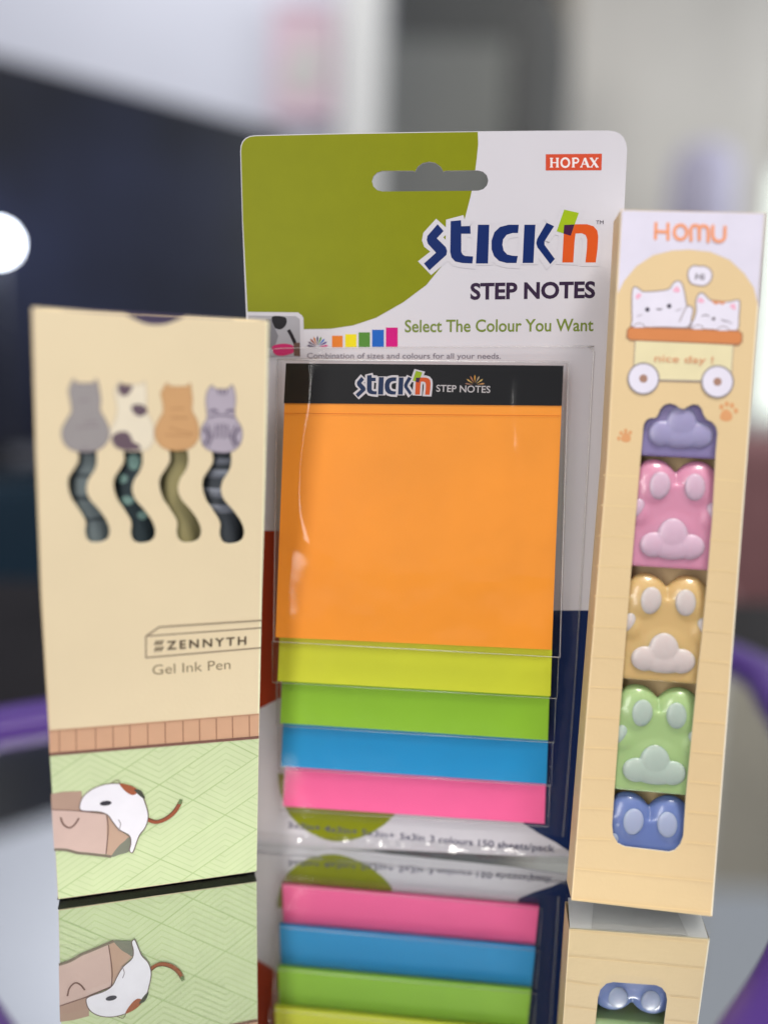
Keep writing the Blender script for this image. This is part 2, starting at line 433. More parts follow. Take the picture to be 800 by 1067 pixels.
Fs = [(j*n+i, j*n+(i+1) % n, (j+1)*n+(i+1) % n, (j+1)*n+i) for j in range(len(prof)-1) for i in range(n)]
b = MB(); b.add(V, [f[::-1] for f in Fs], mat('purple_plastic', (68, 36, 118), .4, 1, .05, 20), True); b.build('rim', r)
r = bpy.data.objects.new('white_cup', None); col.objects.link(r); r.location = (-.192, .50, -.016)
tag(r, 'small white cup on the dark table behind the pen box', 'cup')
b = MB(); b.lathe([(10, 0), (13, 2), (15, 36), (13.5, 36), (12, 5)], mat('white_ceramic', (215, 215, 212), .25)); b.build('bowl', r)
b = MB(); b.lathe([(15.4, 34), (15.9, 35.2), (15.4, 36.4)], mat('white_ceramic', (215, 215, 212), .25)); b.build('lip', r)

# ------------------------------------------------------------------ pen box
CREAM = (225, 208, 173)
pen = PEN.root('pen_box')
tag(pen, 'tall cream cardboard box with four cat drawings and a green tatami base, at the left', 'box')
Z4 = lambda pts, ox=60, oy=380, s=4.0: [(ox+x/s, oy+y/s) for x, y in pts]
tail = [(85, 358), (88, 400), (70, 435), (48, 470), (45, 510), (60, 560), (90, 605), (118, 655), (116, 700), (130, 735), (165, 743), (205, 730), (218, 695), (205, 650), (170, 600), (135, 560), (122, 520), (130, 480), (155, 440), (165, 400), (162, 358)]
def tail_out(dx, dy=0): return [tuple(q) for q in PEN.uvs(Z4([(x+dx, y+dy) for x, y in tail[:1]]))] + smooth(PEN.uvs(Z4([(x+dx, y+dy) for x, y in tail])), False, 4)[1:]
holes = [tail_out(0), tail_out(190, 2), tail_out(381, 0), tail_out(560, 4)]
front = PEN.uvs([(33.5, 320), (60, 322), (95, 325), (128, 327)]) + smooth(PEN.uvs([(131, 327.5), (141, 333), (154, 338), (170, 338.3), (184, 334), (193, 330)]), False, 5) + PEN.uvs([(240, 332.3), (279.5, 334), (276, 500), (272.5, 620), (269.5, 770), (267, 908), (163, 923), (61, 937), (52.5, 780), (43, 622), (37.5, 470)])
cm = mat('cream_card', CREAM, .5, KP, .02, 40, bump=.05, bscale=900)
inner = mat('raw_card', (170, 160, 150), .8, 1.0)
b = MB(); b.plate(front, holes, 0, -.5, cm, inner, mat('paper_edge', (235, 225, 195), .7, KP))
b.build('front_panel', pen, bevel=.12, seg=1)
b = MB(); D = 15.5
lp = ccw(PEN.uvs([(33.5, 320), (279.5, 334), (276, 500), (272.5, 620), (269.5, 770), (267, 908), (61, 937), (52.5, 780), (43, 622), (37.5, 470)]))
nn = len(lp)
VV = [(u, .5, v) for u, v in lp]+[(u, D, v) for u, v in lp]
topi = [i for i in range(nn) if min(lp[i][1], lp[(i+1) % nn][1]) > 140]
b.add(VV, [(i, (i+1) % nn, (i+1) % nn+nn, i+nn) for i in range(nn) if i not in topi], cm)
b.plate(lp, [], -D, -D-.4, cm)
b.build('carton_body', pen)
pu = mat('purple_card', (72, 62, 92), .6)
top = PEN.uvs([(37, 321), (276, 334.5)])
b = MB(); b.add([(top[0][0], .7, top[0][1]-.2), (top[1][0], .7, top[1][1]-.2), (top[1][0], D, top[1][1]-.2), (top[0][0], D, top[0][1]-.2)], [(0, 1, 2, 3)], cm)
b.add([(top[0][0]+2, .75, top[0][1]-.2), (top[1][0]-2, .75, top[1][1]-.2), (top[1][0]-5, .75, top[1][1]-11), (top[0][0]+5, .75, top[0][1]-11)], [(0, 3, 2, 1)], pu)
ps = [PEN.uv(q) for q in ((64, 321.6), (243, 331.6), (243, 335), (64, 325))]
b.plate(ccw([(u, v) for u, v in ps]), [], -.55, -.7, pu)
b.build('top_flap', pen, 0)
bk = mat('base_shade_card', (20, 20, 22), .7)  # near-black colour paints the shade under the box
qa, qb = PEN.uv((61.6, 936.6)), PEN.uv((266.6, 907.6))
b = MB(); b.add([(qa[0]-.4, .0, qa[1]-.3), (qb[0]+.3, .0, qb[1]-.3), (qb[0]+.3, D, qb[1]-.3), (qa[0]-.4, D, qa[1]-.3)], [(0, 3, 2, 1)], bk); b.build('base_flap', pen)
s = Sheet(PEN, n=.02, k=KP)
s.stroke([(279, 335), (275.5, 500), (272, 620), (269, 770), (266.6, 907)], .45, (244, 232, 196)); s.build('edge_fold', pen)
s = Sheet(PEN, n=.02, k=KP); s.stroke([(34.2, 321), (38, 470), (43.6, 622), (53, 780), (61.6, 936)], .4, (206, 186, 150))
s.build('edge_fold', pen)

line = (150, 132, 118)
GREY1, GREYL = (150, 138, 142), (125, 112, 120)
catA = [(70, 60), (82, 76), (150, 76), (160, 60), (168, 75), (175, 110), (180, 150), (178, 190), (200, 230), (215, 270), (210, 315), (185, 345), (150, 360), (90, 362), (45, 345), (22, 310), (20, 270), (40, 230), (60, 195), (55, 150), (48, 110), (55, 85)]
catB = [(258, 68), (272, 82), (350, 82), (363, 68), (370, 100), (372, 150), (372, 190), (390, 230), (402, 270), (398, 320), (370, 355), (300, 359), (245, 345), (222, 310), (222, 270), (240, 235), (250, 190), (245, 150), (240, 110), (250, 85)]
catC = [(458, 76), (470, 90), (540, 90), (552, 76), (558, 110), (562, 150), (560, 190), (580, 230), (590, 280), (580, 320), (550, 348), (500, 358), (450, 350), (420, 325), (405, 285), (418, 240), (440, 200), (440, 160), (432, 120), (445, 95)]
catD = [(645, 86), (658, 100), (712, 100), (726, 84), (738, 110), (742, 150), (738, 190), (742, 220), (765, 260), (770, 300), (755, 340), (715, 365), (650, 362), (610, 340), (598, 300), (602, 260), (622, 225), (622, 190), (618, 150), (625, 110)]
def backcat(outl, base, dark, label, extra):
    s = Sheet(PEN, k=KP)
    s.poly(Z4(outl), base, sm=True); s.stroke(Z4(outl), .22, dark, sm=True, closed=True)
    x0 = min(p[0] for p in outl); w_ = max(p[0] for p in outl)-x0
    extra(s, x0, w_)
    s.build('cat_illustration', pen, label)
def exA(s, x, w_):
    for a in ([(x+95, 240), (x+145, 236)], [(x+60, 262), (x+155, 256)], [(x+70, 150), (x+115, 148)], [(x+80, 350), (x+110, 348)]): s.stroke(Z4(a), .25, (132, 120, 126))
def exB(s, x, w_):
    sp = (105, 88, 98)
    s.poly(Z4([(252, 98), (262, 78), (285, 84), (312, 88), (305, 112), (285, 130), (262, 124)]), sp, sm=True)
    s.poly(Z4([(308, 178), (325, 165), (355, 168), (375, 186), (368, 205), (345, 215), (322, 205)]), sp, sm=True)
    s.poly(Z4([(227, 302), (250, 282), (285, 278), (305, 295), (315, 320), (342, 335), (344, 352), (320, 356), (275, 354), (240, 338)]), sp, sm=True)
def exC(s, x, w_):
    for a in ([(x+65, 185), (x+125, 180)], [(x+60, 262), (x+165, 290)], [(x+70, 220), (x+140, 222)], [(x+45, 292), (x+150, 296)]): s.stroke(Z4(a), .25, (176, 132, 88))
def exD(s, x, w_):
    dk = (98, 88, 108)
    for a in ([(635, 196), (650, 190), (668, 197)], [(702, 197), (720, 190), (736, 195)], [(632, 220), (660, 211), (700, 211), (738, 219)], [(660, 250), (656, 308)], [(676, 246), (674, 306)], [(692, 246), (694, 308)], [(708, 250), (714, 306)],
              [(608, 262), (628, 298), (612, 334)], [(624, 250), (642, 300), (628, 340)], [(758, 262), (738, 300), (752, 334)], [(742, 252), (724, 300), (738, 342)], [(672, 104), (672, 122)], [(688, 104), (688, 126)], [(704, 104), (703, 122)]):
        s.stroke(Z4(a), .55 if a[0][0] in (635, 702, 608, 758) else .35, dk, sm=len(a) > 2)
backcat(catA, (152, 147, 147), GREYL, 'plain grey cat drawn from behind', exA)
backcat(catB, (226, 216, 194), (190, 178, 160), 'white cat with dark patches drawn from behind', exB)
backcat(catC, (202, 158, 112), (176, 132, 88), 'ginger cat drawn from behind', exC)
backcat(catD, (174, 165, 178), (120, 110, 124), 'lilac striped cat drawn from behind', exD)
# brand block
s = Sheet(PEN, k=KP)
ln = (148, 132, 112)
for a in ([(152.3, 662.8), (152.3, 685.2)], [(152.3, 662.8), (271.7, 654.2)], [(152.3, 685.2), (271.2, 674.9)], [(152.3, 662.8), (166.3, 653.1)], [(166.3, 653.1), (271.8, 646.3)]): s.stroke(a, .4, ln, cap=True)
s.text('ZENNYTH', (174, 676.6), (256.6, 671.3), 8.6, (88, 76, 62), bold=.018, spacing=1.35)
for r_ in (0, 1):
    for q in range(3):
        x = 161.3+q*3.1; y = 671.8+r_*6.6-q*.2
        s.stroke([(x, y), (x+2.6, y-4.4)], .38, (88, 76, 62))
s.build('brand_mark', pen)
s = Sheet(PEN, k=KP); s.text('Gel Ink Pen', (159.3, 703.2), (240.2, 697), 10, (128, 112, 88), bold=-.004); s.build('product_name', pen)
# skirting and floor print
s = Sheet(PEN, k=KP)
s.poly([(51.2, 761), (271.0-1, 743.5), (269.6, 768), (52, 786)], (204, 162, 132))
for x in (120, 170, 228, 280, 330, 383, 435, 488, 537, 587, 635, 685):
    px = 20+x/2.857; t = (px-51)/220; y0 = 761-17.5*t; y1 = 786-18*t
    s.stroke([(px, y0), (px+.3, y1)], .22, (150, 108, 86))
s.stroke([(51.3, 762), (270, 744)], .35, (188, 146, 118))
s.stroke([(52, 786), (269.7, 768)], .8, (122, 88, 78))
s.build('skirting_print', pen)
s = Sheet(PEN, k=KP)
reg = PEN.uvs([(52.3, 788), (269.5, 770), (267.2, 907.6), (61.3, 936.4)])
s.poly(reg, (203, 216, 172), px=False)
cw, ch = 17.5, 11.5
for i in range(-6, 8):
    for j in range(-6, 10):
        cx = i*cw/2+j*cw/2; cy = 14+i*ch/2-j*ch/2
        if abs(cx) > 38 or cy < -12 or cy > 52: continue
        fl = -1 if i % 2 else 1
        T_, B_, L_, R_ = (cx, cy+fl*ch/2), (cx, cy-fl*ch/2), (cx-cw/2, cy), (cx+cw/2, cy)
        for k in range(1, 7):
            t = k/6
            ip = lambda P: (T_[0]+(P[0]-T_[0])*t, T_[1]+(P[1]-T_[1])*t)
            s.n = .045+.006*((i % 3)+3*(j % 3))
            s.stroke([ip(L_), ip(B_), ip(R_)], .26 if k < 6 else .34, (192, 209, 158) if k < 6 else (180, 200, 146), px=False, clip=reg)
s.build('tatami_print', pen)
Z5 = lambda pts: [(50+x/3.556, 780+y/3.556) for x, y in pts]
s = Sheet(PEN, n=.16, k=KP)
br = (120, 92, 84)
s.poly(Z5([(12, 168), (60, 160), (125, 158), (130, 232), (15, 232)]), (176, 148, 132))
s.poly(Z5([(15, 226), (110, 230), (218, 242), (222, 300), (220, 392), (120, 384), (24, 372)]), (206, 180, 170))
s.poly(Z5([(218, 242), (262, 300), (305, 328), (300, 350), (240, 396), (220, 393)]), (190, 160, 140))
s.poly(Z5([(303, 328), (308, 360), (300, 382), (268, 392), (236, 400), (262, 362), (285, 342)]), (128, 130, 116), sm=True)
s.stroke(Z5([(24, 374), (70, 376), (110, 386), (150, 390), (236, 400)]), .8, (128, 118, 104), sm=True)
s.stroke(Z5([(218, 242), (224, 300), (216, 392)]), .3, br, sm=True)
s.stroke(Z5([(15, 226), (110, 230), (218, 242)]), .25, br)
s.stroke(Z5([(48, 254), (58, 280), (80, 293), (100, 281), (116, 257)]), .45, br, sm=True)
s.build('paper_bag_print', pen)
s = Sheet(PEN, n=.26, k=KP)
body = [(118, 216), (130, 180), (165, 150), (215, 132), (270, 130), (310, 142), (345, 168), (362, 205), (372, 250), (362, 290), (340, 320), (328, 350), (315, 384), (303, 378), (308, 350), (302, 322), (265, 300), (240, 270), (222, 246), (190, 234), (130, 230)]
s.stroke(Z5([(368, 262), (400, 272), (435, 262), (468, 236), (490, 200)]), 1.15, (150, 84, 60), sm=True, cap=True)
s.stroke(Z5([(368, 257), (400, 266), (432, 256), (462, 232), (486, 198)]), .2, (90, 60, 50), sm=True)
s.stroke(Z5([(488, 206), (494, 188)]), .9, (110, 130, 90))
s.poly(Z5(body), (232, 230, 238), sm=True); s.stroke(Z5(body), .26, (120, 104, 100), sm=True, closed=True)
s.poly(Z5([(266, 131), (290, 132), (318, 142), (336, 158), (315, 172), (288, 158)]), (160, 92, 64), sm=True)
s.poly(Z5([(320, 152), (345, 156), (360, 184), (342, 176)]), (74, 76, 66), sm=True)
s.poly(Z5(circle((215, 202), 22, 20, 9, -.12)), (60, 58, 66))
s.stroke(Z5([(262, 305), (270, 280), (262, 262)]), .22, (150, 140, 146), sm=True)
s.stroke(Z5([(232, 130), (256, 116), (268, 128)]), .22, (120, 110, 90), sm=True)
s.build('cat_in_bag_print', pen, 'white cat with a brown tail crawling into a paper bag')

# pens standing inside, seen through the tail windows
def gel_pen(idx, label, base, marks, bands=(), spots=()):
    c = PEN.uvs(Z4([(134+[0, 190, 381, 560][idx], 550)]))[0]
    e = PEN.root('gel_pen', (c[0], 7.6, 1.0)); tag(e, label, 'pen', 'gel pens standing inside the cream box')
    base = tuple(int(x*.9) for x in base); marks = tuple(int(x*.92) for x in marks)
    m0 = mat('pen_barrel', base, .7, 1.5, spec=.2); rr_ = 6.3
    b = MB(); b.lathe([(1, 0), (3.5, 6), (rr_, 14), (rr_, 128), (5.4, 131)], m0, n=48); b.build('barrel', e)
    b = MB(); b.lathe([(5.8, 131), (rr_, 133), (rr_, 143), (3, 147)], mat('pen_barrel', tuple(int(x*.8) for x in base), .4, 1.5)); b.build('cap', e)
    b = MB(); mk = mat('pen_marking', marks, .7, 1.5, spec=.2)
    for y0, y1 in bands:
        z1, z0 = PEN.uv(Z4([(0, y0)])[0], -1)[1]-1, PEN.uv(Z4([(0, y1)])[0], -1)[1]-1
        b.lathe([(rr_+.02, z0), (rr_+.05, z0+.01), (rr_+.05, z1), (rr_+.02, z1+.01)], mk, n=48)
    for (sx, sy, ru, rv) in spots:
        q = PEN.uv(Z4([(sx, sy)])[0], -1); u0, z = q[0]-c[0], q[1]-1
        V = []; Fs = []
        for g, t in enumerate((0.01, .4, .7, 1.0)):
            for k in range(18):
                a = 2*math.pi*k/18; u = u0+ru*t*math.cos(a)*(1+.1*math.sin(3*a)); th = max(-1.4, min(1.4, u/rr_))
                V.append(((rr_+.06)*math.sin(th), -(rr_+.06)*math.cos(th), z+rv*t*math.sin(a)))
        for g in range(3): Fs += [(g*18+k, g*18+(k+1) % 18, (g+1)*18+(k+1) % 18, (g+1)*18+k) for k in range(18)]
        b.add(V, [f[::-1] for f in Fs], mk)
    if bands or spots: b.build('pattern', e)
gel_pen(0, 'grey pen with darker bands behind the first tail window from the left', (96, 106, 108), (62, 70, 74), bands=[(340, 372), (455, 470), (548, 568), (640, 655)])
gel_pen(1, 'black pen with mint spots behind the second tail window from the left', (42, 52, 56), (108, 136, 130), spots=[(318, 408, 1.5, 1.9), (264, 478, 1.6, 1.2), (290, 568, 1.7, 1.1), (356, 630, 1.3, 1.1)])
gel_pen(2, 'plain olive pen behind the third tail window from the left', (134, 126, 88), (0, 0, 0))
gel_pen(3, 'grey and black striped pen behind the fourth tail window from the left', (56, 60, 66), (108, 112, 122), bands=[(388, 414), (438, 476), (520, 562), (592, 630)])

# ------------------------------------------------------------------ sticky note pack
pack = CARD.root('sticky_note_pack')
tag(pack, 'flat hang card pack with green corner, clear blister and stepped sticky notes in the middle', 'stationery pack')
WHITE = (201, 198, 205)
def rc(a, b_, c, k=5):       # rounded corner a -> b -> c, already tangent points
    return [((1-t)**2*a[0]+2*t*(1-t)*b_[0]+t*t*c[0], (1-t)**2*a[1]+2*t*(1-t)*b_[1]+t*t*c[1]) for t in [i/k for i in range(k+1)]]
outline_px = rc((250.5, 158), (250, 141.5), (266, 141)) + [(330, 139.5), (450, 137.3), (560, 136.2)] + rc((634, 136), (652, 136.5), (653, 156)) + [(646, 300), (634, 500), (620, 700), (605, 893), (540, 892), (480, 889), (420, 886), (360, 884), (300, 881), (266, 881), (262, 700), (260.5, 500), (256.5, 325), (252.5, 230)]
outline = CARD.uvs(outline_px)
slot = [(398, 178)] + [(431, 178)] + [(447+15.5*math.cos(a), 183+14.5*-math.sin(a)) for a in [R(165), R(140), R(115), R(90), R(65), R(40), R(15)]] + [(463, 178), (498, 177.5)] + [(498+10.5*math.sin(a), 188-10.5*math.cos(a)) for a in [R(30*i) for i in range(1, 6)]] + [(498, 198.7), (398, 199.5)] + [(398-10.5*math.sin(a), 189+10.5*math.cos(a)) for a in [R(30*i) for i in range(1, 6)]]
slot = CARD.uvs(slot)
b = MB(); wm = mat('white_board', WHITE, .42, KC, .02, 30)
b.plate(outline, [slot], 0, -.55, wm, mat('raw_card', (170, 160, 150), .8, 1.0), mat('paper_edge', (215, 213, 218), .7, KC)); b.build('backing_card', pack)
def strokes_under(s, polys, wd, rgb, conv):
    for P in polys: s.stroke(conv(P), wd, rgb, closed=True)
# green corner: outline minus hang slot
s = Sheet(CARD, k=KC)
GR = (126, 131, 0)
gp = CARD.uvs(rc((251.3, 158), (251, 142.3), (266, 141.8)) + [(330, 140.3), (450, 138.1), (497.5, 137.5), (498, 150), (496.5, 165), (494, 185), (490, 205), (484, 228), (476, 250), (462, 275), (444, 297), (420, 315), (392, 331), (368, 339), (345, 342.5), (316.5, 343), (316.2, 331), (311, 325.5), (258, 325), (253.2, 230)])
V, T = triang(gp, [slot if False else [p for p in slot]])
# the slot crosses the green's right edge, so keep every triangle whose centre is inside green and outside the slot
s.tris(V, T, GR)
s.build('green_print', pack)
s = Sheet(CARD, k=KC)
s.poly(smooth(CARD.uvs([(289.5, 806), (292, 826), (301, 848), (320, 866), (347, 876.5), (375, 873), (398, 861), (411, 849)]), False)+CARD.uvs([(412, 806)]), (128, 134, 14), px=False)
s.build('green_spot_print', pack)
s = Sheet(CARD, k=KC)
s.poly([(575, 636), (623.5, 636), (606, 888), (596, 889.5), (578, 877.5), (562, 869), (545, 858), (540, 800)], (14, 34, 78)); s.build('navy_print', pack)
s = Sheet(CARD, k=KC)
s.poly([(262, 553), (292, 553), (293, 727), (263, 742)], (158, 56, 28)); s.build('red_print', pack)
# small photo tab behind the pen box corner
s = Sheet(CARD, n=.06, k=KC)
Z7 = lambda pts: [(230+x/3.2, 300+y/3.2) for x, y in pts]
s.poly(Z7([(92, 80), (255, 82), (272, 92), (276, 140), (276, 236), (92, 236)]), (200, 197, 204))
s.poly(Z7([(92, 92), (250, 94), (264, 104), (266, 232), (92, 232)]), (160, 158, 164))
s.poly(Z7([(172, 96), (215, 98), (218, 122), (200, 138), (178, 130)]), (24, 22, 28), sm=True)
s.poly(Z7([(150, 104), (168, 104), (192, 160), (180, 200), (150, 200)]), (120, 118, 124))
s.poly(Z7([(172, 196), (205, 186), (240, 192), (244, 214), (210, 226), (182, 222)]), (190, 40, 100), sm=True)
s.poly(Z7([(243, 184), (264, 182), (265, 228), (244, 226)]), (96, 70, 62))
s.stroke(Z7([(226, 140), (236, 158), (248, 184)]), 1.0, (30, 24, 30), sm=True)
s.build('photo_print', pack)
# big logo
ZL = lambda pts: [(430+x/3.81, 210+y/3.81) for x, y in pts]
L_s = [(98, 90), (122, 117), (95, 146), (130, 180), (136, 196), (133, 212), (66, 273), (44, 246), (92, 203), (60, 168), (55, 152), (58, 136)]
L_t = [(150, 78), (191, 74), (192, 98), (228, 97), (229, 128), (192, 128), (192, 200), (198, 211), (208, 216), (239, 218), (236, 246), (195, 244), (168, 238), (153, 222), (148, 200)]
L_i = [(258, 92), (303, 92), (298, 246), (250, 246)]
L_c = [(420, 92), (417, 125), (395, 125), (372, 132), (358, 150), (355, 172), (360, 195), (374, 210), (395, 215), (416, 216), (411, 244), (372, 244), (342, 236), (322, 217), (312, 190), (312, 155), (323, 122), (345, 101), (380, 92)]
L_k = [(442, 92), (486, 92), (478, 244), (435, 244)]
L_a = [(530, 84), (560, 98), (522, 158), (522, 172), (563, 228), (545, 249), (494, 182), (489, 165), (493, 148)]
L_n = [(600, 92), (650, 90), (690, 90), (716, 98), (731, 115), (735, 140), (732, 190), (725, 242), (684, 242), (690, 185), (691, 150), (685, 133), (670, 126), (645, 127), (641, 160), (636, 242), (592, 242)]
L_g = [(600, 32), (658, 45), (626, 136), (570, 118)]
L_o = [(600, 93), (641, 91), (626, 136), (597, 127)]
def logo(face, conv, n, k, white, wd, blue=(8, 36, 96), dark_under=None, n_=None):
    s = Sheet(face, n=n, pn=n_, k=k, rough=.4)
    for P in (L_s, L_t, L_i, L_c, L_k, L_a, L_n, L_g):
        s.stroke(conv(P), wd, white, closed=True); s.n -= s.step
        s.poly(conv(P), white); s.n -= s.step
        s.n += s.step*.12
    s.n += s.step
    for P in (L_s, L_t, L_i, L_c, L_k, L_a): s.poly(conv(P), blue); s.n -= s.step
    s.n += s.step
    s.poly(conv(L_n), (206, 82, 28)); s.poly(conv(L_g), (150, 176, 22)); s.poly(conv(L_o), (62, 24, 62))
    return s
s = logo(CARD, ZL, .06, KC, WHITE, 2.6)
s.text('TM', (620.5, 233.5), (628.3, 233.5), 3.8, (60, 50, 66)); s.build('logo', pack)
s = Sheet(CARD, k=KC)
s.text('STEP NOTES', (489.8, 311.6), (619.6, 309.8), 16.6, (48, 32, 58), bold=.034); s.build('product_name', pack)
s = Sheet(CARD, k=KC)
s.text('Select The Colour You Want', (421.6, 346), (617.8, 344.8), 12.6, (112, 128, 52), bold=.016); s.build('tagline', pack)
s = Sheet(CARD, k=KC)
s.text('Combination of sizes and colours for all your needs.', (320, 373.3), (521.5, 373.8), 5.6, (112, 104, 116), bold=.01); s.build('caption', pack)
# red tag with serif capitals
s = Sheet(CARD, k=KC)
s.poly([(568.3, 160.7), (626.8, 160.1), (626.3, 177.4), (568.3, 177.6)], (200, 74, 46))
tw = (228, 220, 220)
def glyph(x0, lines, wd):
    for a in lines: s.stroke([(x0+p[0], 174-p[1]) for p in a], wd[0] if len(a) > 1 and a[0][2:] == () else wd, tw)
def seg(x, y, X, Y, wd): s.stroke([(x, 174.3-y), (X, 174.3-Y)], wd, tw); s.n -= s.step*.9
hh = 9.6
def serif(x, y, w_=3.4): seg(x-w_/2, y, x+w_/2, y, .22)
x = 574.2
for dx in (0, 6.2): seg(x+dx, 0, x+dx, hh, .55); serif(x+dx, 0.2); serif(x+dx, hh-.2)
seg(x, hh/2, x+6.2, hh/2, .25)
s.stroke([(588.6+4.1*math.cos(a), 169.5+4.6*math.sin(a)) for a in [2*math.pi*i/20 for i in range(20)]], .5, tw, closed=True)
x = 597.0; seg(x, 0, x, hh, .55); serif(x, .2); serif(x-.2, hh-.2, 2.6)
s.stroke([(x, 165), (x+3.3, 165), (x+5, 166.2), (x+5, 168.2), (x+3.3, 169.6), (x, 169.6)], .4, tw, sm=True)
x = 605.2; seg(x, 0, x+3.6, hh, .28); seg(x+7.4, 0, x+3.6, hh, .6); seg(x+1.5, 3.2, x+6, 3.2, .25); serif(x, .2, 2.8); serif(x+7.4, .2, 3)
x = 615.4; seg(x, hh, x+6.6, 0, .6); seg(x+6.4, hh, x+.2, 0, .28); serif(x, hh-.2, 2.8); serif(x+6.4, hh-.2, 2.8); serif(x+.2, .2, 2.8); serif(x+6.6, .2, 3)
s.build('brand_tag', pack)
# fan icon and colour swatches
def fan(face, c, r0, r1, n, k, cols, name, parent, n_=None):
    s = Sheet(face, n=n, pn=n_, k=k)
    for i, cc in enumerate(cols):
        a = R(8+164*i/(len(cols)-1)); a1, a2 = a-.1, a+.1
        s.poly([(c[0]+r0*math.cos(a), c[1]-r0*math.sin(a)), (c[0]+r1*.8*math.cos(a1), c[1]-r1*.8*math.sin(a1)), (c[0]+r1*math.cos(a), c[1]-r1*math.sin(a)), (c[0]+r1*.8*math.cos(a2), c[1]-r1*.8*math.sin(a2))], cc)
    return s.build(name, parent)
fan(CARD, (330.8, 361.5), 1.5, 11.5, .03, KC, [(200, 40, 120), (80, 60, 130), (30, 100, 190), (90, 140, 50), (60, 60, 90), (190, 110, 40), (150, 70, 50), (110, 90, 110), (70, 60, 90)], 'fan_icon', pack)
for (x0, y0, x1, y1), cc, nm in (((345.9, 349.8, 357, 362), (216, 120, 40), 'orange'), ((359.7, 348.2, 371.4, 361.8), (222, 206, 20), 'yellow'), ((373.6, 346.3, 385.4, 361.7), (78, 130, 50), 'green'), ((387.6, 343.6, 399.9, 361.6), (24, 92, 180), 'blue'), ((402, 341.3, 414.3, 361.6), (196, 14, 118), 'magenta')):
    s = Sheet(CARD, k=KC); s.poly([(x0, y1), (x1, y1), (x1, y0), (x0, y0)], cc); s.build('colour_swatch', pack, nm+' colour swatch')
s = Sheet(CARD, n=.09, k=KC)
tx = (84, 82, 104)
s.text('3x3in+ 4x3in+ 5x3in+', (300, 862.5), (411, 873.8), 6.2, tx, bold=.012)
s.text('5x3in', (416.5, 874.5), (442, 876.5), 6.6, tx, bold=.012)
s.text('3 colours', (447.7, 877.3), (492.4, 881), 6.8, tx, bold=.012)
s.text('150 sheets/pack', (498, 881.8), (577.4, 887.6), 7, tx, bold=.012)
s.build('contents_line', pack)

# the five pads, each a stack of sheets standing in its own step
steps = [  # colour, front offset, bottom-left px, bottom-right px
    ('orange', (240, 144, 36), 7.6, (287.2, 664), (574.5, 677)),
    ('yellow', (194, 200, 44), 6.1, (289.5, 709.5), (573.2, 725.5)),
    ('green', (132, 180, 38), 4.6, (292, 753.5), (570.5, 771.5)),
    ('blue', (10, 134, 190), 3.1, (293, 798.5), (569, 817)),
    ('pink', (240, 92, 148), 1.6, (295, 840), (567, 858.5))]
names = {'orange': 'neon orange sticky note pad, the front and largest of the steps, under the black header',
         'yellow': 'lemon yellow sticky note pad, the step just below the orange one', 'green': 'lime green sticky note pad between the yellow and the blue step',
         'blue': 'bright blue sticky note pad between the green and the pink step', 'pink': 'neon pink sticky note pad, the lowest and rearmost step'}
def pad_mat(rgb):
    return mat('neon_paper', rgb, .6, 1.14, .07, 28, bump=.25, bscale=110)
tl = CARD.uv((298, 379), 7.6); tr = CARD.uv((586.5, 381.5), 7.6)
oa, oc_ = CARD.uv((287.2, 664), 7.6), CARD.uv((574.5, 677), 7.6)
upL = (tl[0]-oa[0], tl[1]-oa[1]); upR = (tr[0]-oc_[0], tr[1]-oc_[1])
for k, (nm, rgb, n, bl, br_) in enumerate(steps):
    a = CARD.uv(bl, n); c = CARD.uv(br_, n)
    d = (c[0]-a[0], c[1]-a[1]); L = math.hypot(*d); ux, uy = d[0]/L, d[1]/L
    if k == 0: p4 = [a, c, (tr[0], tr[1]-.3), (tl[0], tl[1]-.3)]
    else: p4 = [a, c, (c[0]+upR[0]*.95-.6, c[1]+upR[1]*.95), (a[0]+upL[0]*.95+.6, a[1]+upL[1]*.95)]
    ctr = ((a[0]+c[0])/2, (a[1]+c[1])/2)
    e = CARD.root('sticky_note_pad', (ctr[0], -n+.7, ctr[1]))
    tag(e, names[nm], 'note pad', 'stepped sticky note pads')
    loc = [(x-ctr[0], y-ctr[1]) for x, y in p4]
    m = pad_mat(rgb)
    b = MB(); b.plate(loc, [], .7, .5, m); b.build('top_sheet', e)
    b = MB()
    for q in range(4):
        j = [random.uniform(-.12, .12) for _ in range(2)]
        b.plate([(x+j[0], y+(.1+.06*q)) for x, y in loc], [], .48-q*.3, .48-q*.3-.26, m)
    b.build('sheet_stack', e)
# black header card with its own logo
hb = [CARD.uv(p, 7.75) for p in [(298, 378.5), (586.8, 381), (585, 422.8), (295.8, 420)]]
b = MB(); b.plate(ccw(hb), [], 7.78, 7.63, mat('black_card', (12, 11, 13), .5, 1.0, spec=.15)); b.build('header_card', pack)
s = Sheet(CARD, n=7.8, k=1.0, pn=7.8)
s.stroke([(295.5, 430.5), (584, 433.3)], .18, (214, 120, 30)); s.build('perforation', pack, 'fine perforated line across the orange pad')
ZH = lambda pts: [(370.5+(x-44)*(448.5-370.5)/(735-44), 386.5+(y-40)*.118+ (x-44)*.0015) for x, y in pts]
s = logo(CARD, ZH, 7.83, .95, (205, 200, 205), 1.15, (18, 40, 78), n_=7.83); s.build('small_logo', pack)
s = Sheet(CARD, n=7.83, pn=7.83, k=.9)
s.text('STEP NOTES', (454.3, 408), (510.5, 409.3), 7, (196, 190, 192), bold=.01); s.build('small_product_name', pack)
fan(CARD, (494.5, 401), 2, 10.5, 7.83, .9, [(190, 140, 90), (200, 170, 100), (170, 150, 120), (210, 150, 60), (180, 120, 80), (200, 160, 90), (150, 110, 90)], 'small_fan_icon', pack, 7.83)

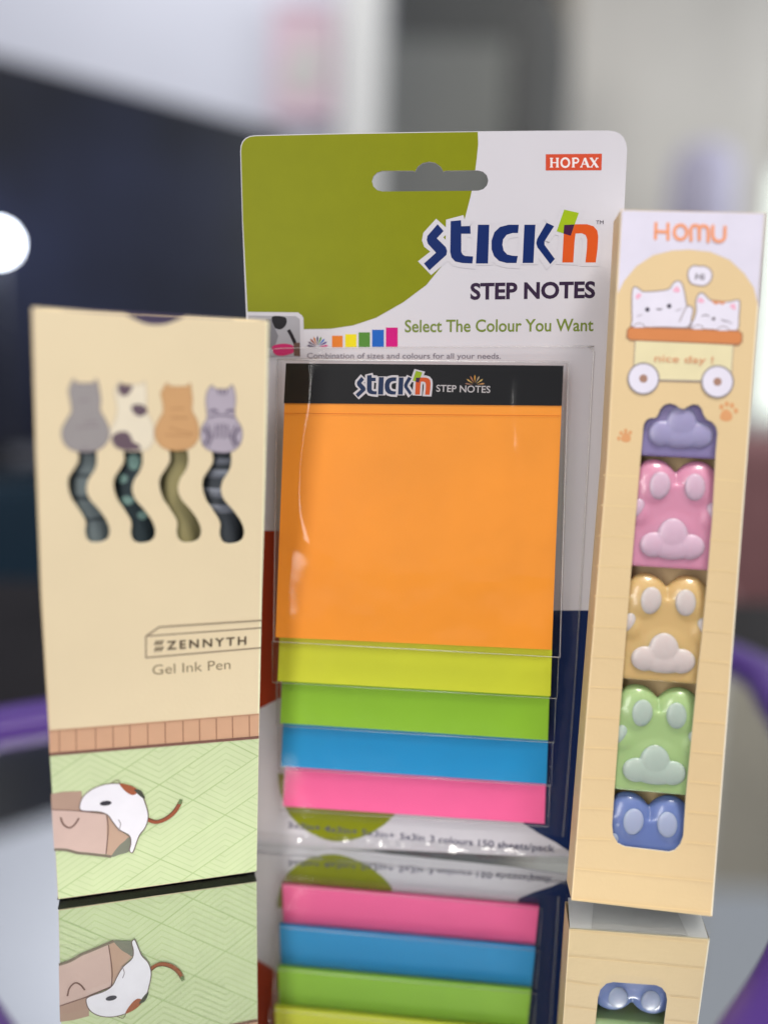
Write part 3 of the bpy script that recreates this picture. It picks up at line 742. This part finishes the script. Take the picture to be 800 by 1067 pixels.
# clear blister over the steps
film = clear_film('clear_blister', 1.45, .09, .35, 45, .975)
fb = [  # film steps: bottom-left px, bottom-right px, offset
    ((285, 668.5), (583, 685), 9.2), ((283.8, 711), (580, 728), 7.6), ((288, 756), (577, 774), 6.0), ((290, 801), (574, 819), 4.4), ((291.5, 844), (571, 861.5), 2.8)]
topL, topR = CARD.uv((289, 374.5), 9.2), CARD.uv((592, 377.5), 9.2)
b = MB(); LOW = 1.1
R0, R1 = CARD.uv((560, 676), 9.2)[1], CARD.uv((560, 425), 9.2)[1]
RF = (CARD.uv((541, 650), 9.2)[0], CARD.uv((548, 600), 9.2)[0])
CR = [CARD.uv(p, 9.2)+(a, r_) for p, a, r_ in (((443, 520), .12, .9), ((450, 580), .1, .7), ((505, 606), .14, 1.2), ((380, 640), .1, .8), ((540, 470), .18, 2.0), ((410, 455), .12, 1.6), ((556, 600), .2, 2.4))]
RP = smooth([CARD.uv(p, 9.2) for p in [(328, 385), (321, 430), (314, 480), (313, 525), (322, 560), (345, 584)]], False, 8)
def ridge(u, v):
    # a shallow crease that runs down the left of the front face, and a softer one on the right
    h = 0
    P = RP
    best = 1e9; ti = 0
    for i in range(len(P)-1):
        ax, ay = P[i]; bx, by = P[i+1]; dx, dy = bx-ax, by-ay; L2 = dx*dx+dy*dy
        t = max(0, min(1, ((u-ax)*dx+(v-ay)*dy)/L2)); dd = math.hypot(u-ax-dx*t, v-ay-dy*t)
        if dd < best: best = dd; ti = (i+t)/(len(P)-1)
    h += .38*math.exp(-(best/3.0)**2)*min(1, (ti+.05)*6, (1.02-ti)*5)
    # the right third of the front face bulges a little behind a curved fold
    k_ = max(0, min(1, (v-R0)/(R1-R0))); uf = RF[0]+(RF[1]-RF[0])*(1-(2*k_-1)**2)-3.4*k_
    h += .5/(1+math.exp(-(u-uf)/.8))
    for cx, cy, a, r_ in CR:
        h += a*math.exp(-((u-cx)**2/(r_*2.2)**2+(v-cy)**2/r_**2))
    h += .4*noise.noise(Vector((u*.045, v*.045, 3.1)))+.05*noise.noise(Vector((u*.2, v*.2, 7)))
    return h
prevL, prevR = topL, topR
N1 = 60
grid = []
for k, (pl, pr_, n) in enumerate(fb):
    a, c = CARD.uv(pl, n), CARD.uv(pr_, n)
    # top line of this step = previous bottom line moved onto this offset
    tl_, tr_ = prevL, prevR
    if k: tl_ = (a[0], prevL[1]); tr_ = (c[0], prevR[1])
    rows = 100 if k == 0 else 6
    V = []; cols_ = 76
    for i in range(rows+1):
        for j in range(cols_+1):
            s_, t = j/cols_, i/rows
            u = (tl_[0]*(1-s_)+tr_[0]*s_)*(1-t)+(a[0]*(1-s_)+c[0]*s_)*t; v = (tl_[1]*(1-s_)+tr_[1]*s_)*(1-t)+(a[1]*(1-s_)+c[1]*s_)*t
            e_ = min(1, min(s_, 1-s_)*12, 1 if k else min(t, 1-t)*14)
            dn = ridge(u, v)*e_ if k == 0 else .12*noise.noise(Vector((u*.08, v*.1, k)))*e_
            V.append((u, -(n+dn), v))
    b.add(V, [(i*(cols_+1)+j, (i+1)*(cols_+1)+j, (i+1)*(cols_+1)+j+1, i*(cols_+1)+j+1) for i in range(rows) for j in range(cols_)], film, True)
    # side walls and the little shelf below the step
    nxt = fb[k+1][2] if k < 4 else LOW
    b.add([(tl_[0], -n, tl_[1]), (a[0], -n, a[1]), (a[0]-.3, -LOW, a[1]), (tl_[0]-.3, -LOW, tl_[1])], [(0, 3, 2, 1)], film)
    b.add([(tr_[0], -n, tr_[1]), (c[0], -n, c[1]), (c[0]+.3, -LOW, c[1]), (tr_[0]+.3, -LOW, tr_[1])], [(0, 1, 2, 3)], film)
    b.add([(a[0], -n, a[1]), (c[0], -n, c[1]), (c[0], -nxt, c[1]-.25), (a[0], -nxt, a[1]-.25)], [(0, 3, 2, 1)], film)
    prevL, prevR = (a[0], a[1]-.25), (c[0], c[1]-.25)
b.add([(topL[0], -9.2, topL[1]), (topR[0], -9.2, topR[1]), (topR[0]+.3, -LOW, topR[1]+.8), (topL[0]-.3, -LOW, topL[1]+.8)], [(0, 1, 2, 3)], film)
b.build('blister', pack)
# raised lips that catch the light along every formed edge
b = MB()
lipm = clear_film('blister_edge', 2.4, .35, .1, 300, .97)
def tube(pts3, r_, m, n=6):
    V = []; Fs = []
    for i, p in enumerate(pts3):
        d = (Vector(pts3[min(i+1, len(pts3)-1)])-Vector(pts3[max(i-1, 0)])).normalized()
        x = d.cross(Vector((.1, 1, .05))).normalized(); y = d.cross(x)
        V += [tuple(Vector(p)+x*r_*math.cos(2*math.pi*q/n)+y*r_*math.sin(2*math.pi*q/n)) for q in range(n)]
    for i in range(len(pts3)-1): Fs += [(i*n+q, i*n+(q+1) % n, (i+1)*n+(q+1) % n, (i+1)*n+q) for q in range(n)]
    b.add(V, Fs, m, True)
pl3 = lambda pts, n: [(u, -n, v) for u, v in pts]
tube(pl3([topL, CARD.uv(fb[0][0], 9.2), CARD.uv(fb[0][1], 9.2), topR, topL], 9.2), .32, lipm)
for k in range(1, 5):
    a, c, n = CARD.uv(fb[k][0], fb[k][2]), CARD.uv(fb[k][1], fb[k][2]), fb[k][2]
    pa = CARD.uv(fb[k-1][0], fb[k-1][2]); pc = CARD.uv(fb[k-1][1], fb[k-1][2])
    tube(pl3([(a[0], pa[1]-.2), a, c, (c[0], pc[1]-.2)], n), .16, lipm)
lowp = smooth(CARD.uvs([(284, 372), (284.5, 366), (292, 363), (400, 362), (600, 361), (612, 361.5), (618, 367), (617, 385), (610, 520), (600, 690), (592, 800), (586, 872)], 1.1), False, 3)
tube(pl3(lowp, 1.1), .22, lipm)
b.build('blister_edges', pack)
b = MB(); lowo = CARD.uvs([(284, 364), (617, 362), (610, 520), (600, 690), (590, 872), (440, 862), (288, 850)], LOW)
b.add([(u, -LOW, v) for u, v in ccw(lowo)], [tuple(range(len(lowo)))], film); b.build('blister_flange', pack)
# crumpled hem at the foot of the pack
b = MB(); hem = clear_film('crumpled_film', 1.7, .2, .8, 160, .9)
V = []; n = 90
p0, p1 = CARD.uv((262, 876)), CARD.uv((598, 890))
for i in range(n+1):
    t = i/n; u = p0[0]+(p1[0]-p0[0])*t; v = .9+.5*noise.noise(Vector((t*9, 0, 0)))
    for q, (dn, dv) in enumerate(((.3, 2.6), (1.4, 1.2), (3.0, .35), (4.4, .1))):
        V.append((u, -(dn+.9*noise.noise(Vector((t*17, q, 2)))*q/2), v*.5+dv+.55*noise.noise(Vector((t*23, q*.7, 5)))*(q < 3)))
b.add(V, [(4*i+q, 4*i+4+q, 4*i+5+q, 4*i+1+q) for i in range(n) for q in range(3)], hem, True); b.build('film_hem', pack)

# ------------------------------------------------------------------ window box with paw highlighters
TAN = (219, 193, 148)
hb_ = BOX.root('window_box')
tag(hb_, 'tall narrow yellow box with cats in a cart and a long window, at the right', 'box')
win_px = [(669.6, 447.8), (670, 444), (671, 440.6), (673.8, 437), (677.5, 435.5), (682.8, 435.3), (685, 432.5), (687.3, 426.5), (691.8, 421.7), (697.8, 420.2), (703.8, 422), (707.5, 425), (712, 426.2), (716.5, 423.5), (721, 421.3), (727, 421.7), (730.8, 425.8), (733, 432.5), (736, 437), (742, 440), (745.8, 444.5), (747.2, 451),
          (745.5, 470), (741.8, 540.6), (736, 611), (730.6, 667), (726.8, 700), (714.2, 831), (711.6, 871), (708.5, 880), (703, 886), (696.5, 888), (650.6, 882.4), (643.5, 879), (638.3, 870), (637.4, 859.5), (640, 820.6), (649.6, 690), (657.5, 591), (666.5, 484)]
win = BOX.uvs(win_px)
bf = BOX.uvs([(646.5, 218.5), (797, 222), (762, 690), (741.5, 955), (595, 938), (615, 690), (632, 480)])
tm = mat('tan_card', TAN, .5, KB, .025, 40, bump=.05, bscale=900)
pin = mat('white_inner_card', (205, 200, 196), .8, 1.0)
b = MB(); b.plate(bf, [win], 0, -.45, tm, pin, mat('paper_edge_white', (225, 215, 190), .7, KB)); b.build('front_panel', hb_)
b = MB(); lp = ccw(bf); nn = len(lp); D2 = 10.0
sides = [i for i in range(nn) if not (lp[i][1] < 6 and lp[(i+1) % nn][1] < 6) and not (min(lp[i][1], lp[(i+1) % nn][1]) > 175)]
b.add([(u, .45, v) for u, v in lp]+[(u, D2, v) for u, v in lp], [(i, (i+1) % nn, (i+1) % nn+nn, i+nn) for i in sides], tm)
b.plate(lp, [], -D2, -D2-.4, tm, tm)
b.build('carton_body', hb_)
wc = mat('white_flap_card', (236, 234, 234), .6, KB)
bl = min(lp, key=lambda p: p[0]+p[1]*2); brr = max([p for p in lp if p[1] < 10], key=lambda p: p[0])
b = MB(); b.add([(bl[0]+.2, .5, bl[1]+.15), (brr[0]-.2, .5, brr[1]+.15), (brr[0]-.6, D2, brr[1]-1.7), (bl[0]+.6, D2, bl[1]-1.7)], [(0, 3, 2, 1)], wc)
wc2 = mat('flap_tab_card', (206, 204, 204), .6, KB)
b.add([(bl[0]+6, .6, bl[1]-.15), (brr[0]-5.5, .6, brr[1]-.15), (brr[0]-7, D2-1.5, brr[1]-1.72), (bl[0]+7.5, D2-1.5, bl[1]-1.72)], [(0, 3, 2, 1)], wc2)
b.build('bottom_flap', hb_)
tL, tR = BOX.uv((646.5, 218.5)), BOX.uv((797, 222))
b = MB(); b.add([(tL[0], .1, tL[1]-.05), (tR[0], .1, tR[1]-.05), (tR[0], D2, tR[1]-.05), (tL[0], D2, tL[1]-.05)], [(0, 1, 2, 3)], wc); b.build('top_flap', hb_)
s = Sheet(BOX, n=.02, k=KB)
arch = [(643.2, 306), (650, 292.5), (662.5, 277.5), (680, 266), (700, 261), (717.5, 260), (740, 262.5), (760, 271), (775, 285), (785, 300), (789.3, 318), (790.3, 322)]
s.poly([(647, 219.2), (796.4, 222.5)] + arch[::-1], (214, 210, 226)); s.build('white_top_print', hb_)
# hairlines of the printed plank wall, and a lighter fold along the edges
s = Sheet(BOX, n=.02, k=KB)
for i in range(15):
    y = 495+i*31.5
    def ex(y, side):
        t = (y-218)/(938-218)
        return (646.5-51.5*t if side < 0 else 797-55.5*t)
    def wx(y, side):
        t = (y-447)/(870-447)
        return (669.6-31.5*t-.5 if side < 0 else 747-35.5*t+.5)
    if y < 885:
        s.stroke([(ex(y, -1)+1, y), (wx(y, -1)-1, y+1.5)], .18, (232, 208, 158)); s.stroke([(wx(y, 1)+1, y+4), (ex(y, 1)-1.5, y+7)], .18, (232, 208, 158))
    else: s.stroke([(ex(y, -1)+1, y), (ex(y, 1)-1.5, y+14)], .18, (232, 208, 158))
s.build('plank_print', hb_)
# side hairlines
b = MB(); lm = mat('printed_ink', (232, 208, 158), .5, KB)
ed = BOX.uvs([(595, 938), (615, 690), (632, 480), (646.5, 218.5)])
for i in range(14):
    v = 12+i*7.9
    for a_, c_ in zip(ed, ed[1:]):
        if a_[1] <= v <= c_[1]: t = (v-a_[1])/(c_[1]-a_[1]); u = a_[0]+(c_[0]-a_[0])*t-.03
    b.add([(u, 1, v), (u, D2-1, v), (u, D2-1, v+.18), (u, 1, v+.18)], [(0, 1, 2, 3)], lm)
b.build('side_plank_print', hb_)
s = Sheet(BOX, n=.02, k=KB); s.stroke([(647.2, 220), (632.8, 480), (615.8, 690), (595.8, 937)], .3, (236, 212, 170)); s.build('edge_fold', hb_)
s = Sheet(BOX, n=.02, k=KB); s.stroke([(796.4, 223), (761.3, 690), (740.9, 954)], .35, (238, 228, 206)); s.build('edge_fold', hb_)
# brand lettering
s = Sheet(BOX, n=.05, k=KB); oc = (230, 154, 116)
def HL(a): s.stroke([(682+(x/294)*73.5, 232.8+y/4+x*.0105) for x, y in a], .85, oc, cap=True, sm=len(a) > 3)
HL([(4, 0), (2, 62)]); HL([(54, 0), (54, 64)]); HL([(4, 33), (54, 34)])
s.stroke([(682+((106+26*math.cos(a))/294)*73.5, 232.8+(33+30*math.sin(a))/4+1) for a in [2*math.pi*i/20 for i in range(20)]], .85, oc, closed=True)
HL([(150, 64), (149, 20), (158, 4), (170, 2), (182, 10), (184, 60)]); HL([(184, 30), (187, 10), (200, 2), (214, 6), (221, 20), (221, 66)])
HL([(240, 2), (240, 40), (248, 58), (266, 64), (284, 56), (290, 40), (291, 4)])
s.build('brand_lettering', hb_)
Z6 = lambda pts: [(640+x/5.517, 260+y/5.517) for x, y in pts]
ol = (142, 128, 128); CW = (222, 218, 232); PK = (232, 172, 194)
def cat_print(outl, ears, extra, label):
    s = Sheet(BOX, n=.05, k=KB)
    s.poly(Z6(outl), CW, sm=True); s.stroke(Z6(outl), .3, ol, sm=True, closed=True)
    for e_ in ears: s.poly(Z6(e_), PK, sm=True)
    extra(s); s.build('cat_illustration', hb_, label)
def fA(s):
    for c in ((188, 345), (313, 325)): s.poly(Z6(circle(c, 13, 16)), (58, 52, 66))
    s.stroke(Z6([(240, 338), (250, 348), (256, 340), (264, 347), (272, 336)]), .22, (110, 100, 110), sm=True)
    s.stroke(Z6([(128, 384), (158, 374)]), .18, (160, 150, 160)); s.stroke(Z6([(350, 352), (385, 340)]), .18, (160, 150, 160))
    s.stroke(Z6([(415, 322), (396, 360), (372, 415)]), .25, ol, sm=True)
def fB(s):
    s.poly(Z6([(550, 292), (585, 296), (645, 300), (618, 318), (600, 308), (580, 318)]), (214, 142, 100))
    s.stroke(Z6([(500, 385), (520, 376), (542, 384)]), .25, (120, 108, 116), sm=True); s.stroke(Z6([(612, 402), (635, 412), (655, 410)]), .25, (120, 108, 116), sm=True)
    s.poly(Z6(circle((568, 398), 10, 12)), (96, 84, 92)); s.stroke(Z6([(655, 418), (675, 424)]), .18, (150, 140, 150))
cat_print([(102, 235), (118, 214), (150, 233), (168, 242), (250, 238), (312, 226), (335, 195), (360, 180), (384, 192), (400, 240), (415, 320), (432, 324), (450, 345), (440, 400), (425, 446), (270, 446), (108, 446), (100, 400), (98, 300)],
          [[(120, 268), (140, 252), (154, 262), (132, 286)], [(334, 236), (360, 212), (376, 240), (356, 246)]], fA, 'larger white cat with open eyes riding at the left of the cart')
cat_print([(466, 300), (480, 260), (505, 250), (542, 285), (560, 292), (650, 300), (700, 290), (718, 302), (714, 380), (696, 468), (560, 460), (430, 450), (455, 400), (468, 350)],
          [[(476, 296), (494, 276), (516, 300), (492, 306)], [(662, 322), (688, 312), (694, 345), (676, 340)]], fB, 'smaller white cat with closed eyes riding at the right of the cart')
s = Sheet(BOX, n=.13, k=KB)
s.poly(Z6([(118, 520), (682, 545), (668, 762), (105, 748)]), (222, 212, 172)); s.stroke(Z6([(118, 520), (682, 545), (668, 762), (105, 748)]), .35, ol, closed=True)
bar = [(90, 446), (400, 455), (712, 468), (732, 486), (730, 530), (712, 547), (400, 532), (90, 520), (71, 503), (74, 460)]
s.poly(Z6(bar), (206, 132, 82)); s.stroke(Z6(bar), .3, (156, 110, 84), closed=True)
for c in ((140, 448), (478, 458), (622, 466)):
    P = [(c[0]+32*math.cos(R(a)), c[1]-24*math.sin(R(a))) for a in range(0, 181, 20)]
    s.poly(Z6(P), CW); s.stroke(Z6(P), .2, ol)
for c, r_ in (((165, 742), 88), ((590, 760), 90)):
    s.poly(Z6(circle(c, r_, 40)), CW); s.stroke(Z6(circle(c, r_, 40)), .4, (140, 132, 136), closed=True); s.poly(Z6(circle(c, 24, 20)), (164, 128, 112))
s.build('cart_illustration', hb_)
s = Sheet(BOX, n=.28, k=KB); s.text('nice day !', (681.5, 376.6), (742.5, 379), 7.2, (208, 144, 106), bold=.004); s.build('cart_lettering', hb_)
s = Sheet(BOX, n=.05, k=KB)
bub = [(420, 150), (428, 112), (455, 92), (485, 96), (515, 96), (548, 115), (560, 150), (545, 188), (512, 208), (470, 205), (435, 190)]
s.poly(Z6(bub), CW, sm=True); s.stroke(Z6(bub), .3, ol, sm=True, closed=True); s.text('Hi', Z6([(462, 172)])[0], Z6([(514, 175)])[0], 6.5, (92, 84, 92), bold=.02)
s.build('speech_bubble', hb_)
for (cx, cy, sc, an) in ((755.7, 433, 1.0, .1), (651.5, 456, .8, -.1)):
    s = Sheet(BOX, n=.03, k=KB); c1 = (214, 156, 108)
    s.poly([(cx+sc*x, cy+sc*y) for x, y in [(-6, 3), (-4, -4), (1, -6.5), (6, -2), (6, 4), (0, 6)]], c1, sm=True)
    for x, y in ((-4.5, -9), (1, -12), (6.5, -10.5), (10.5, -5)) if sc == 1 else ((-9, 1), (-6, -6), (0, -9), (6, -6.5)):
        s.poly(circle((cx+sc*x, cy+sc*y), 2.2*sc, 12, 2.8*sc), c1)
    s.build('paw_print', hb_)

# highlighters
def blob_mesh(parts, voxel, m, name, sm=6):
    bm = bmesh.new()
    for kind, c, r_ in parts:
        if kind == 'e': g = bmesh.ops.create_icosphere(bm, subdivisions=3, radius=1)
        else:
            g = bmesh.ops.create_cube(bm, size=2)
        for v in g['verts']: v.co = Vector((v.co.x*r_[0]+c[0], v.co.y*r_[1]+c[1], v.co.z*r_[2]+c[2]))*MM
    me = bpy.data.meshes.new('tmp'); bm.to_mesh(me); bm.free()
    o = bpy.data.objects.new('tmp', me); col.objects.link(o)
    md = o.modifiers.new('r', 'REMESH'); md.mode = 'VOXEL'; md.voxel_size = voxel*MM
    md = o.modifiers.new('s', 'SMOOTH'); md.iterations = sm; md.factor = .5
    dg = bpy.context.evaluated_depsgraph_get(); dg.update()
    out = bpy.data.meshes.new_from_object(o.evaluated_get(dg)); out.name = name
    bpy.data.objects.remove(o); bpy.data.meshes.remove(me)
    out.materials.clear(); out.materials.append(m)
    out.polygons.foreach_set('use_smooth', [True]*len(out.polygons))
    return out
# local frame of a highlighter: x right, -y to the viewer, z up, origin at the middle of its base
def body_parts():
    return [('b', (0, 6, 10), (10.5, 5, 10)), ('e', (-5.0, 5.2, 19.0), (6.0, 5.2, 7.0)), ('e', (5.0, 5.2, 19.0), (6.0, 5.2, 7.0)),
            ('e', (0, 5.2, 9.0), (11.2, 4.9, 9.0)), ('e', (-8.2, 4.4, 12.5), (4.2, 4.2, 5)), ('e', (8.2, 4.4, 12.5), (4.2, 4.2, 5))]
bodym = blob_mesh(body_parts(), .42, None, 'body', 8) if False else None
toes = {'toe_pad': [((-4.3, .75, 19.6), (2.7, .9, 3.4), .15), ((4.3, .75, 19.6), (2.6, .9, 3.3), -.15), ((-9.2, 1.5, 13.6), (1.9, 1.2, 3.0), .3), ((9.2, 1.5, 13.6), (1.9, 1.2, 3.0), -.3)]}
base_white = None
protoB = protoP = protoT = None
items = [('purple', (146, 134, 182), (172, 166, 206), 476.5), ('pink', (220, 150, 178), (224, 190, 210), 592.5), ('yellow', (218, 184, 124), (222, 208, 204), 711), ('green', (172, 201, 138), (188, 204, 192), 827), ('blue', (110, 130, 186), (176, 186, 214), 945)]
lab = {'purple': 'purple paw shaped highlighter at the top of the box window', 'pink': 'pink paw shaped highlighter between the purple and the yellow one', 'yellow': 'yellow paw shaped highlighter in the middle of the row',
       'green': 'pale green paw shaped highlighter between the yellow and the blue one', 'blue': 'blue paw shaped highlighter at the bottom of the box window'}
for i, (nm, c1, c2, yb) in enumerate(items):
    xb = 708.2-(yb-476.5)*.0806*.98
    if i == 4: base = list(BOX.uv((xb, yb-6), -1.2))
    else: base = list(BOX.uv((xb, yb), -1.2))
    e = BOX.root('paw_highlighter', (base[0], 1.0, base[1])); tag(e, lab[nm], 'highlighter', 'paw highlighters in the box window')
    mb = mat('glossy_plastic', c1, .36, .92, .03, 60, spec=.5, coat=.5, sss=.6)
    mp = mat('pad_plastic', c2, .4, .86, .02, 60, spec=.5, coat=.1, sss=.6)
    if protoB is None:
        protoB = blob_mesh(body_parts(), .42, mb, 'body', 8)
        protoP = blob_mesh([('e', (-.3, .75, 7.6), (4.3, 1.4, 4.9)), ('e', (-5.2, .75, 4.9), (3.9, 1.3, 3.5)), ('e', (4.8, .75, 4.9), (3.9, 1.3, 3.5)), ('e', (0, .8, 4.4), (6.8, 1.3, 3.3))], .22, mp, 'palm_pad', 10)
    for nm2, me0, mt in (('body', protoB, mb), ('palm_pad', protoP, mp)):
        me = me0.copy() if i else me0
        me.materials.clear(); me.materials.append(mt)
        o = link(nm2, me, e); o.scale = (1.1, .72, 1.1) if nm2 == 'body' else (.94, .8, .97); o.location.z = 0 if nm2 == 'body' else .0012
    for c, r_, rot in toes['toe_pad']:
        bm = bmesh.new(); bmesh.ops.create_icosphere(bm, subdivisions=4, radius=MM); me = bpy.data.meshes.new('toe_pad'); bm.to_mesh(me); bm.free()
        me.materials.append(mp); me.polygons.foreach_set('use_smooth', [True]*len(me.polygons))
        o = link('toe_pad', me, e); o.location = Vector((c[0]*1.06, c[1]*.8-.05, c[2]*1.1))*MM; o.scale = (r_[0]*1.04, r_[1]*.9, r_[2]*1.08); o.rotation_euler.y = rot
